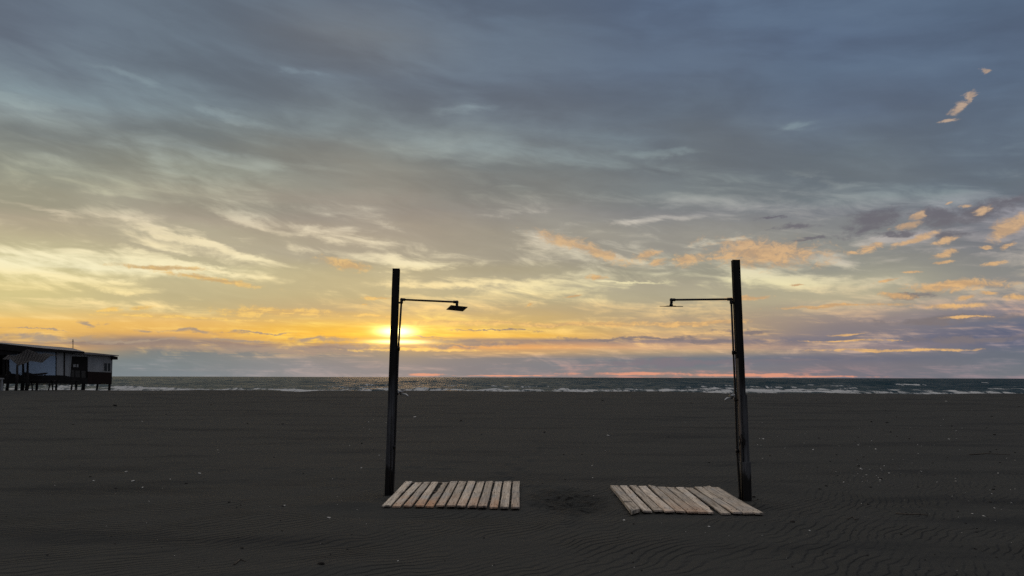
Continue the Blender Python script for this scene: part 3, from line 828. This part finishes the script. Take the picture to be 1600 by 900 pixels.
# ------------------------------------------------------------------ plank mats
def plank(parent, fl, fr, bl, br, z, rust=0.0, dirt=0.0, thick=0.018, nails=True, broken=None, zf=None, label=None):
    """corner pixels -> a board lying on the sand; local origin at its middle"""
    zf = z if zf is None else zf
    P_ = [on_z(*fl, zf), on_z(*fr, zf), on_z(*br, z), on_z(*bl, z)]
    g_ = (0.045 if fl[0] < 900 else 0.02)
    P_ = [P_[0].lerp(P_[1], g_), P_[1].lerp(P_[0], g_), P_[2].lerp(P_[3], g_), P_[3].lerp(P_[2], g_)]
    c = sum(P_, Vector()) / 4
    n = 12
    bm = bmesh.new()
    L = [P_[0].lerp(P_[3], i / n) for i in range(n + 1)]
    Rr = [P_[1].lerp(P_[2], i / n) for i in range(n + 1)]
    sd = random.random() * 50
    warp_ = random.uniform(-0.006, 0.008)
    ring = []
    for i in range(n + 1):
        f = i / n
        l = L[i].copy(); r = Rr[i].copy()
        l.x += mnoise.noise(Vector((sd, f * 3, 0))) * 0.005; r.x += mnoise.noise(Vector((sd + 9, f * 3, 0))) * 0.005
        dz_ = warp_ * 4 * (f - 0.5) ** 2 + mnoise.noise(Vector((sd, 5, f * 2))) * 0.003
        tw = mnoise.noise(Vector((sd, 9, f * 1.3))) * 0.004
        l.z += dz_ + tw; r.z += dz_ - tw
        if broken:
            for (side_, f0, f1, amt) in broken:
                if f0 <= f <= f1:
                    k = amt * (0.6 + 0.4 * math.sin(f * 40 + sd))
                    if side_ < 0: l = l.lerp(r, k)
                    else: r = r.lerp(l, k)
        if i in (0, n):
            jag = random.uniform(-0.012, 0.012)
            l.y += jag; r.y += jag + random.uniform(-0.008, 0.008)
        e = min(0.004, (r - l).length * 0.2); u = (r - l).normalized() * e
        dn = Vector((0, 0, -1))
        ring.append([bm.verts.new(q - c) for q in (l + dn * thick, l + dn * e, l + u, r - u, r + dn * e, r + dn * thick)])
    for a, b in zip(ring, ring[1:]):
        for k in range(6): bm.faces.new((a[k], a[(k + 1) % 6], b[(k + 1) % 6], b[k]))
    bm.faces.new(ring[0][::-1]); bm.faces.new(ring[-1])
    if nails:
        for f in (0.08, 0.5, 0.92):
            for s_ in (0.22, 0.78):
                q = P_[0].lerp(P_[3], f + random.uniform(-.01, .01)).lerp(P_[1].lerp(P_[2], f), s_ + random.uniform(-.06, .06)) - c
                q.z += warp_ * 4 * (f - .5) ** 2
                g = bmesh.ops.create_cone(bm, cap_ends=True, segments=8, radius1=0.0055, radius2=0.005, depth=0.009, matrix=Matrix.Translation(q))
                for v in g['verts']:
                    for fc in v.link_faces: fc.material_index = 1
    bmesh.ops.recalc_face_normals(bm, faces=bm.faces)
    me = bpy.data.meshes.new('plank'); bm.to_mesh(me); bm.free()
    me.materials.append(M_PLANK); me.materials.append(M_NAIL)
    o = bpy.data.objects.new('plank', me); COL.objects.link(o); o.parent = parent
    o.location = c - parent.location
    o.color = (rust, dirt, 0, 1)
    if label: o['label'] = label
    return o

ZP = 0.036
lc = on_z(705, 772, 0)
mat_l = thing('plank_mat', (lc.x, lc.y, 0), 'grey slatted wooden mat beside the left shower, its planks stained orange at the front', 'plank mat', 'wooden mats under the showers')
lp = [((596, 790), (610.1, 790), (633, 752), (645, 752), 0, 1), ((612, 790), (625.9, 790), (648, 753), (659.6, 753), .55, 0), ((629.3, 790), (643.1, 790), (661.5, 753), (672.8, 752.7), .9, 0),
      ((646.5, 790), (662.3, 790), (674.3, 753), (685.1, 753), .85, .3), ((663.8, 790), (678, 790), (690, 753), (700.5, 752.5), 1.0, .5), ((680.6, 790.3), (694.5, 790.3), (703.4, 752.5), (715.4, 752.3), .5, 0),
      ((697, 790.3), (711.6, 790.3), (716.9, 752.5), (729.3, 752.3), .4, 0), ((713.1, 791), (727.8, 790.6), (731.1, 752.2), (743.5, 752), .5, 0), ((729.6, 791), (745, 791), (745.4, 752.3), (757.4, 752.2), .55, .3),
      ((746.1, 791.3), (761.5, 791.3), (759.3, 752), (770.9, 752), .35, 0), ((763.8, 791.8), (778.4, 791.8), (773.1, 752), (784.8, 752), .7, .4), ((780.6, 792), (795.3, 792), (787, 751.3), (799.4, 751.2), .05, 0),
      ((797.9, 792.5), (812.1, 792.5), (801.3, 752), (812.5, 752), .25, .5)]
for i, (fl, fr, bl, br, ru, di) in enumerate(lp):
    plank(mat_l, fl, fr, bl, br, ZP + random.uniform(-.004, .004), ru, di,
          broken=[(-1, 0.45, 0.98, 0.30)] if i == 4 else ([(1, 0.35, 0.55, 0.12)] if i == 0 else None),
          label='plank with a ragged broken edge' if i == 4 else ('grey unstained end plank' if i == 0 else None))
bm = bmesh.new()
for (a, b) in (((604, 782), (808, 785)), ((616, 770), (808, 771)), ((634, 756), (806, 756))):
    A_, B_ = on_z(*a, ZP - 0.022 - 0.018), on_z(*b, ZP - 0.022 - 0.018)
    bm2 = bmesh.new(); bar(bm2, A_, B_, 0.07, 0.034); obj('batten', bm2, M_BATTEN, mat_l)
bm.free()

rc = on_z(1070, 780, 0)
mat_r = thing('plank_mat', (rc.x, rc.y, 0), 'pale slatted wooden mat beside the right shower with one raised plank and one broken end', 'plank mat', 'wooden mats under the showers')
rp = [((968 + 36, 798), (1019, 798), (968.6, 758.7), (980, 758.7), 0, 0), ((1021.8, 798), (1035.7, 797.8), (983.6, 759), (994.6, 759), 0, 0),
      ((1038.5, 799), (1054.4, 798.6), (997, 760), (1010, 760), .35, .3), ((1056.4, 799), (1071.4, 799), (1012.5, 758), (1024.7, 760), .35, 0), ((1074.3, 799.5), (1089.1, 799.5), (1027, 761), (1039.3, 761), .45, 0),
      ((1090, 799.8), (1105.8, 799.8), (1041.3, 761), (1053, 761), .4, 0), ((1106.6, 800.5), (1117.8, 800.5), (1056, 761), (1068.5, 761), .2, 1), ((1126.9, 801), (1142.4, 801), (1070.6, 761), (1082.2, 761), .0, 0),
      ((1145.2, 801), (1159.8, 801), (1084.8, 761.3), (1096.4, 761), .15, 0), ((1161.9, 801.5), (1178.6, 801.5), (1098, 760.5), (1109.8, 759.6), .1, .2), ((1180, 802), (1194.4, 802.5), (1111.5, 762), (1124, 762), 0, .4)]
plank(mat_r, (986.5, 799), (1000.3, 794.5), (953.5, 758), (966.5, 758.5), ZP + .004, 0, .9, thick=0.04, zf=ZP + 0.022, label='thick raised plank with dark stains')
for i, (fl, fr, bl, br, ru, di) in enumerate(rp):
    plank(mat_r, fl, fr, bl, br, ZP + random.uniform(-.003, .003) + (0.012 if i == 9 else 0), ru, di,
          zf=ZP, broken=[(1, 0.0, 0.16, 0.25)] if i == 6 else None, label='plank with its front corner broken off' if i == 6 else None)
for (a, b) in (((996, 790), (1168, 793)), ((985, 777), (1144, 779)), ((965, 762), (1116, 765))):
    A_, B_ = on_z(*a, ZP - 0.022 - 0.018), on_z(*b, ZP - 0.022 - 0.018)
    bm2 = bmesh.new(); bar(bm2, A_, B_, 0.07, 0.034); obj('batten', bm2, M_BATTEN, mat_r)

# ------------------------------------------------------------------ beach hut on stilts
W0 = at(175, 600, 67.0); W0.z = 0
W1 = at(95, 600, 63.0); W1.z = 0
wu = (W1 - W0).normalized()                     # along the wall, to the left
wn = Vector((wu.y, -wu.x, 0))
if wn.dot(Vector((0, 0, 0)) - W0) < 0: wn = -wn # towards the viewer
def wp(px, py, off=0.0):
    """point seen at px,py on the hut's long wall moved off metres towards the viewer"""
    d = ray(px, py); o = W0 + wn * off
    return EYE + d * ((o - EYE).dot(wn) / d.dot(wn))
def wprism(bm, pix, off, thick, mi=0):
    prism(bm, [wp(x, y, off) for x, y in pix], -wn * thick, mi)
def rect(x0, y0, x1, y1): return [(x0, y0), (x1, y0), (x1, y1), (x0, y1)]

M_HWALL = simple('hut_grey_wall', (0.32, 0.33, 0.34), 0.85, 0.15, 1.2, 0, 0.2, 0.0, (1, 1, 0.4))
M_HBLUE = simple('hut_pale_blue_tarp', (0.38, 0.49, 0.64), 0.7, 0.10, 0.6)
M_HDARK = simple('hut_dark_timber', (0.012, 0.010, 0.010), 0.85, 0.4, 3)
M_HRED = simple('hut_red_brown_board', (0.020, 0.011, 0.010), 0.8, 0.3, 3, 0, 0.2, 0, (1, 1, 6))
M_HROOF = simple('hut_roof_sheet', (0.20, 0.19, 0.19), 0.7, 0.25, 1.0, 0, 0.3)
M_HWHITE = simple('hut_white_trim', (0.30, 0.30, 0.30), 0.7, 0.2, 4)
M_GLASS = simple('hut_window_glass', (0.02, 0.025, 0.03), 0.08, 0.2, 2)
M_STRIPE, n_, b_ = material('striped_canopy_cloth')
c_ = n_.coord('Object'); x_, y_, z_ = n_.sep(c_)
st_ = n_.step(n_.math('SINE', (x_ + y_ * 0.4) * 34.0), -0.3, 0.3)
n_.put(b_.inputs['Base Color'], n_.mix(st_, (0.03, 0.028, 0.03), (0.075, 0.07, 0.07))); b_.inputs['Roughness'].default_value = 0.9

hut = thing('beach_hut', W0 + wu * 6, 'grey stilted beach hut with long low roof at the left edge by the sea', 'beach hut')
def hp(name, mat, pix, off, thick, parent=None, label=None):
    bm = bmesh.new(); wprism(bm, pix, off, thick)
    o = obj(name, bm, mat, parent or hut)
    if label: o['label'] = label
    return o
hp('wall_panel', M_HBLUE, rect(14, 547, 87.3, 588), 0.0, 0.10, label='pale blue panel')
hp('wall_panel', M_HWALL, [(88.3, 548), (99.6, 548.5), (99.6, 588), (88.3, 588)], 0.0, 0.10)
hp('wall_panel', M_HWALL, [(101.6, 549), (110.5, 549.6), (108.5, 588.5), (100.3, 587)], 0.0, 0.10)
hp('corner_post', M_HDARK, rect(87.2, 546, 88.4, 587), 0.03, 0.12)
hp('corner_post', M_HDARK, rect(99.6, 547, 101.7, 588), 0.03, 0.12)
hp('wall_panel', M_HWALL, [(110.5, 549.5), (138, 551.5), (138, 557.5), (110.5, 556.6)], 0.0, 0.10)
hp('wall', M_HWALL, [(137.8, 552), (175.5, 555), (175, 582), (137.6, 581)], 0.0, 0.12)
hp('lower_wall', M_HRED, [(137.2, 580.5), (175.3, 582), (173.8, 600), (137.0, 600)], 0.04, 0.16, label='red brown boarding under the window')
hp('end_wall', M_HDARK, [(174.9, 556), (176, 556), (174.6, 600), (173.5, 600)], 0.0, 5.5)
# door leaf with panes
door = hp('door', M_HDARK, [(110.8, 556.8), (137.8, 557.8), (137.2, 600), (108.6, 600)], -0.10, 0.08)
for r_ in ((114.5, 569.2, 118.4, 573.4), (119.8, 569, 122.4, 574)):
    hp('door_pane', M_HWHITE, rect(*r_), -0.07, 0.02, door)
for r_ in ((111.6, 578.4, 116, 589.2), (117.8, 579, 124.6, 590), (127.2, 579.5, 133.6, 590.8)):
    hp('door_panel', simple('door_panel_grey', (0.055, 0.052, 0.05), 0.8), rect(*r_), -0.07, 0.02, door)
hp('door_frame', M_HWALL, [(110.6, 556), (112.2, 556), (109.6, 589), (108.0, 589)], 0.02, 0.10, door)
win = hp('window', M_HWHITE, [(161.5, 566), (173.6, 566.4), (173.4, 582.2), (161.2, 581.8)], 0.03, 0.06)
hp('window_pane', M_GLASS, rect(162.8, 567.5, 167.2, 580), 0.036, 0.02, win)
hp('window_pane', M_GLASS, rect(168.6, 567.7, 172.6, 580.2), 0.036, 0.02, win)
# floor deck and stilts
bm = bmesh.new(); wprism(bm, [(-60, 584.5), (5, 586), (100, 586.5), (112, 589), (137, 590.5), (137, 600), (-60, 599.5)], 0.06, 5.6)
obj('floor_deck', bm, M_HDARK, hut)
bm = bmesh.new(); wprism(bm, [(136.8, 599), (173.8, 599.2), (173.8, 600.4), (136.8, 600.4)], 0.02, 5.6)
obj('floor_beam', bm, M_HDARK, hut)
for px in (129, 132.5, 152, 171, 112, 36, 58, 11, 5, -30):
    for off in (0.0, -5.2):
        if off and px in (132.5, 152, 112, 58, 2): continue
        top = wp(px, 599.6, off); a = Vector((top.x, top.y, gz(top.x, top.y) - 0.6))
        bm = bmesh.new(); w_ = random.uniform(.10, .19); square_post(bm, a + Vector((random.uniform(-.1, .1), 0, 0)), top + Vector((random.uniform(-.08, .08), 0, 0)), w_, w_, random.uniform(0, .5))
        obj('stilt', bm, M_HDARK, hut)
# veranda posts and dark back
for px in (6.5, 13.5, -20, -45):
    hp('veranda_post', M_HDARK, rect(px - 1.3, 546, px + 1.3, 587), 0.0, 0.14)
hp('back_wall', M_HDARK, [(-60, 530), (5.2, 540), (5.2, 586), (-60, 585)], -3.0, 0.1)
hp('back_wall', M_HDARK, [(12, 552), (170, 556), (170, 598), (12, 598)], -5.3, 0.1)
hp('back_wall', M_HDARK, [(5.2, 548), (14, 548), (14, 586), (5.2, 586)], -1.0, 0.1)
# roof: front slope rises from the eave to a ridge three metres behind it, hipped end, flat porch roof
eave = [(-60, 538), (0, 546.5), (37, 550.0), (60, 548.5), (95, 550.0), (132, 552.6)]
eave_p = [wp(x, y, 0.55) for x, y in eave]
eave_top = [p + Vector((0, 0, 0.10)) for p in [wp(x, y, 0.55) for x, y in [(-60, 534.5), (0, 538.5), (37, 542.5), (60, 545.0), (95, 548.2), (132, 551.2)]]]
ridge = [wp(x, y, -2.6) for x, y in [(-60, 529), (0, 534.8), (37, 537.6), (60, 539.5), (95, 542.2), (113, 543.8)]]
back = [p - wn * 6.6 for p in eave_top]
bm = bmesh.new()
ev = [bm.verts.new(p) for p in eave_p]; et = [bm.verts.new(p) for p in eave_top]; rv = [bm.verts.new(p) for p in ridge]; bv = [bm.verts.new(p) for p in back]; bb = [bm.verts.new(p - Vector((0, 0, .15))) for p in back]
for i in range(5):
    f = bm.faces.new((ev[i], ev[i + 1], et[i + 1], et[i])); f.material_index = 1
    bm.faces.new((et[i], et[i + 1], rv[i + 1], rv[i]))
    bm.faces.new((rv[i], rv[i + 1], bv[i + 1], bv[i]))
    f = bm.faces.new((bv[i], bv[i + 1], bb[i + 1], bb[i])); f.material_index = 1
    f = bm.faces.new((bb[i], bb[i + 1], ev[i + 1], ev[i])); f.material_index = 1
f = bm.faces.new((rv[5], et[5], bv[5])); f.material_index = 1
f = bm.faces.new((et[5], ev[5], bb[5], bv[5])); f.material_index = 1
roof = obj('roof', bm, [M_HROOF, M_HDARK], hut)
bm = bmesh.new(); wprism(bm, [(118, 549.6), (140, 550.6), (185.8, 555.2), (185.8, 556.3), (177, 556.3), (118, 552.6)], 0.5, 6.2)
obj('porch_roof', bm, M_HROOF, hut)
bm = bmesh.new(); wprism(bm, [(175.5, 556.2), (184, 557.4), (184, 562), (176, 562)], 0.3, 0.5)
obj('eave_box', bm, M_HDARK, hut)
bm = bmesh.new(); tube(bm, [wp(114, 546, -2.4), wp(114, 530, -2.4)], 0.03, 6); tube(bm, [wp(112.6, 533, -2.4), wp(115.4, 533, -2.4)], 0.02, 6)
obj('antenna', bm, M_HDARK, roof)
hp('gutter', M_HDARK, [(-60, 539.5), (0, 545.5), (37, 549.2), (37, 553), (0, 555), (-60, 556)], 0.40, 0.10)

# striped canopy on four posts in front of the hut
can_c = wp(40, 611, 3.2)
canopy = thing('sun_canopy', (can_c.x, can_c.y, gz(can_c.x, can_c.y)), 'sagging striped four-sided canopy on crooked posts in front of the hut', 'canopy')
apex = wp(43, 545, 3.2)
cor = [wp(3.5, 561.5, 3.0), wp(29, 571.5, 4.6), wp(66, 566.8, 4.4), wp(90, 555.5, 2.9), wp(52, 556, 1.2), wp(20, 557, 1.3)]
bm = bmesh.new(); av = bm.verts.new(apex); rings = []
for c in cor: rings.append([bm.verts.new(apex.lerp(c, f) - Vector((0, 0, 0.18 * math.sin(f * math.pi)))) for f in (0.33, 0.66, 1.0)])
mids = []
for i in range(6):
    a, b = rings[i], rings[(i + 1) % 6]
    mid = [bm.verts.new((a[k].co + b[k].co) / 2 + Vector((0, 0, 0.03 + 0.10 * k * (0.5 if k < 2 else 1)))) for k in range(3)]
    for (p_, q_) in ((a, mid), (mid, b)):
        bm.faces.new((av, p_[0], q_[0])); bm.faces.new((p_[0], p_[1], q_[1], q_[0])); bm.faces.new((p_[1], p_[2], q_[2], q_[1]))
bmesh.ops.solidify(bm, geom=bm.faces[:], thickness=0.05)
obj('canopy_cloth', bm, M_STRIPE, canopy)
for (xt, yt, xb, off) in ((27, 571, 24.5, 4.5), (43.5, 566, 40.5, 4.0), (12, 562, 11.5, 2.6), (36, 560, 35, 1.6)):
    t_ = wp(xt, yt - 1, off); b2 = wp(xb, 611, off); b2.z = gz(b2.x, b2.y) - 0.4
    bm = bmesh.new(); tube(bm, [b2, b2.lerp(t_, .5) + Vector((0.05, 0, 0)), t_], [0.11, 0.09, 0.07], 8)
    obj('post', bm, M_HDARK, canopy)

# picnic tables in front of the stilts
def picnic(px, off, label, rz):
    c = wp(px, 611, off); g = gz(c.x, c.y)
    t = thing('picnic_table', (c.x, c.y, g), label, 'picnic table', 'picnic tables by the hut')
    mr = Matrix.Rotation(rz, 3, 'Z'); o = Vector((c.x, c.y, g))
    def L(x, y, z): return o + mr @ Vector((x, y, z))
    bm = bmesh.new()
    for k in range(5): bar(bm, L(-0.95, -0.3 + k * .15, .74), L(0.95, -0.3 + k * .15, .74), .14, .04)
    obj('table_top', bm, M_HDARK, t)
    for s in (-1, 1):
        bm = bmesh.new()
        for k in (0, 1): bar(bm, L(-0.95, s * (0.68 + .15 * k), .44), L(0.95, s * (0.68 + .15 * k), .44), .14, .04)
        obj('bench_seat', bm, M_HDARK, t)
        bm = bmesh.new()
        bar(bm, L(s * .7, -0.72, -0.05), L(s * .7, -0.25, .72), .09, .05); bar(bm, L(s * .7, 0.72, -0.05), L(s * .7, 0.25, .72), .09, .05)
        bar(bm, L(s * .7, -0.85, .40), L(s * .7, 0.85, .40), .05, .09)
        obj('leg_frame', bm, M_HDARK, t)
picnic(63, 3.0, 'dark picnic table under the hut deck, nearer the striped canopy', R(20))
picnic(103, 2.4, 'dark picnic table under the hut deck, nearer the open stilts', R(35))

# loungers on the deck, dark against the pale blue panel
def lounger(pts, off, label):
    c = wp(pts[0][0], pts[0][1], off)
    t = thing('deck_lounger', (c.x, c.y, c.z), label, 'lounger', 'loungers on the hut deck')
    bm = bmesh.new(); wprism(bm, pts, off, 0.6); obj('seat', bm, M_HDARK, t)
    x0 = min(p[0] for p in pts); x1 = max(p[0] for p in pts)
    for x in (x0 + 3, x1 - 4):
        bm = bmesh.new(); wprism(bm, rect(x, 584, x + 0.7, 587.0), off, 0.08); obj('leg', bm, M_HDARK, t)
lounger([(16, 580), (18, 583.5), (31, 585), (31, 586.2), (15.5, 586)], 0.9, 'low dark lounger on the hut deck left of the canopy posts')
lounger([(42, 581.5), (52, 584), (66, 583.5), (74.5, 582.2), (74.5, 583.8), (66, 586), (42, 586.4)], 0.9, 'long low dark lounger on the hut deck right of the canopy posts')
# pale bench at the very edge
c = wp(0, 611, 3.6)
t = thing('garden_bench', (c.x, c.y, gz(c.x, c.y)), 'pale low bench beside the canopy at the left edge of the photo', 'bench')
bm = bmesh.new(); wprism(bm, [(-14, 590.5), (6.5, 590.5), (6.5, 592.6), (-14, 592.6)], 3.9, 0.6); obj('seat', bm, M_HWHITE, t)
for x in (-12, 2.6):
    bm = bmesh.new(); wprism(bm, rect(x, 592.6, x + 2, 613), 3.85, 0.5); obj('leg', bm, M_HWALL, t)

# ------------------------------------------------------------------ shells, sticks and wrack on the sand
def shard_mesh(name, seed, mat, flat=0.35, jag=0.35):
    rr = random.Random(seed); bm = bmesh.new()
    bmesh.ops.create_icosphere(bm, subdivisions=2, radius=0.5)
    for v in bm.verts:
        k = 1 + jag * mnoise.noise(v.co * 2.2 + Vector((seed * 3.3, 0, 0)))
        v.co = Vector((v.co.x * k, v.co.y * k * 0.65, v.co.z * flat * k + 0.12 * v.co.x ** 2))
    me = bpy.data.meshes.new(name); bm.to_mesh(me); bm.free(); me.materials.append(mat)
    return me

shells = [shard_mesh('shell_fragment', k, M_SHELL) for k in range(5)]
darks = [shard_mesh('driftwood_chip', k + 20, M_PEB, 0.45, 0.6) for k in range(5)]

def ground_hit(px, py):
    z = 0.0
    for _ in range(6):
        p = on_z(px, py, z); z = gz(p.x, p.y)
        if py < 630: z = min(z, 0.4)
    return p

def scatter(me, name, p, size, label, cat, group):
    o = bpy.data.objects.new(name, me); COL.objects.link(o)
    o.location = (p.x, p.y, p.z + size * 0.10); o.scale = (size, size, size)
    o.rotation_euler = (random.uniform(-.3, .3), random.uniform(-.3, .3), random.uniform(0, 6.28))
    return tag(o, label, cat, group)

def psize(p, n): return n * p.y / FPX
# larger pieces that can be told apart
for (px, py, s, lab) in ((208, 752, 6, 'largest pale shell fragment lying on the dark sand left of the left shower'),
                         (197, 737.5, 5, 'flat white shell fragment just behind the largest pale one, left of the left shower'),
                         (312, 740, 5, 'small curved white shell fragment midway between the hut and the left mat'),
                         (648, 652, 5, 'white shell fragment on the sand right of the left shower, far behind the mat'),
                         (950, 681, 5, 'slanting white shell fragment on the sand far behind the right mat'),
                         (514, 809.5, 6, 'thin white shell fragment left of the front of the left mat'),
                         (222, 659, 4, 'white shell fragment far up the beach in front of the hut'),
                         (975, 813, 4, 'white shell fragment in the sand just before the raised plank'),
                         (1537, 807, 5, 'white shell fragment near the right edge of the foreground sand'),
                         (1108, 823, 4, 'white shell fragment in front of the middle of the right mat')):
    p = ground_hit(px, py); scatter(random.choice(shells), 'shell_fragment', p, psize(p, s), lab, 'shell', 'bleached shell fragments')
for (px, py, s, lab) in ((1376, 749, 6, 'dark chip of driftwood right of the right shower, level with its casing'),
                         (1001, 885, 1, None), (502, 882, 11, 'dark tuft of dried wrack at the bottom of the sand below the left mat'),
                         (378, 857, 5, 'dark chip of driftwood in the left foreground'), (1238, 816, 7, 'dark flat chip of driftwood before the right mat, to its right'),
                         (990, 819, 4, 'dark chip beside the shell in front of the raised plank'), (180, 634, 6, 'dark lump far up the beach in front of the hut')):
    if lab is None: continue
    p = ground_hit(px, py); scatter(random.choice(darks), 'driftwood_chip', p, psize(p, s), lab, 'driftwood', 'dark driftwood chips')
for (px, py, s, lab) in ((1178, 777, 7, 'dark clod lying against the right side of the boxed post foot'), (1184, 781, 4, 'small dark chip just right of the boxed post foot'),
                         (1155, 778, 5, 'dark chip between the mat and the pipe of the right shower')):
    p = ground_hit(px, py); scatter(random.choice(darks), 'driftwood_chip', p, psize(p, s), lab, 'driftwood', 'dark driftwood chips')
# branches
def stick(pix, r, label):
    pts = []
    for x, y in pix:
        p = ground_hit(x, y); p.z += r * 0.6; pts.append(p)
    bm = bmesh.new(); c = pts[0].copy()
    tube(bm, [q - c for q in pts], [r * (1 - 0.6 * i / (len(pts) - 1)) for i in range(len(pts))], 7)
    o = obj('driftwood_stick', bm, M_STICK); o.location = c
    tag(o, label, 'stick', 'driftwood sticks')
stick([(1400, 803), (1420, 804.5), (1435, 804), (1450, 805.5)], 0.010, 'long thin dark stick half buried in the sand right of the right mat')
stick([(1515, 711), (1540, 709), (1578, 711)], 0.012, 'dark stick lying far right, high on the sand')
stick([(1324, 812), (1332, 808), (1336, 813), (1342, 811)], 0.008, 'small crooked twig on the sand right of the right mat')
stick([(366, 883), (375, 875), (384, 878)], 0.008, 'short dark twig in the left foreground corner')

GS = 'small white shell fragments scattered over the sand'
GD = 'small dark driftwood chips scattered over the sand'
for i in range(210):
    while True:
        py = 622 + 275 * random.random() ** 1.0; px = random.uniform(4, 1596)
        if random.random() < 0.6:
            k_ = random.choice(((560, 800, 60, 22), (1350, 745, 60, 14), (1460, 700, 80, 20), (620, 690, 60, 26), (150, 762, 90, 12), (1250, 690, 60, 16), (1540, 800, 50, 26), (1100, 840, 80, 14), (480, 655, 90, 10), (1370, 745, 25, 8)))
            px = random.gauss(k_[0], k_[2]); py = random.gauss(k_[1], k_[3])
            if not (4 < px < 1596 and 622 < py < 896): continue
        dens = 0.35 + 0.65 * (abs(px - 1400) < 210) + 0.4 * (500 < px < 640) * (py > 640)
        if px < 480 and py < 660: dens *= 0.3
        if random.random() > dens: continue
        if 590 < px < 820 and 745 < py < 800: continue
        if 948 < px < 1200 and 752 < py < 808: continue
        break
    p = ground_hit(px, py); s = psize(p, random.choice((0.9, 1.1, 1.3, 1.5, 1.7, 2.1, 3.2)))
    scatter(random.choice(shells), 'shell_fragment', p, s, 'tiny white shell fragment scattered on the dark sand', 'shell', GS)
for i in range(200):
    while True:
        py = 625 + 272 * random.random(); px = random.uniform(4, 1596)
        if random.random() > 0.3 + 0.7 * ((480 < px < 640 and py > 820) or px > 1300): continue
        if 590 < px < 820 and 745 < py < 800: continue
        if 948 < px < 1200 and 752 < py < 808: continue
        break
    p = ground_hit(px, py); s = psize(p, random.choice((1.6, 2.0, 2.6, 3.4, 4.5)))
    scatter(random.choice(darks), 'driftwood_chip', p, s, 'tiny dark driftwood chip scattered on the sand', 'driftwood', GD)
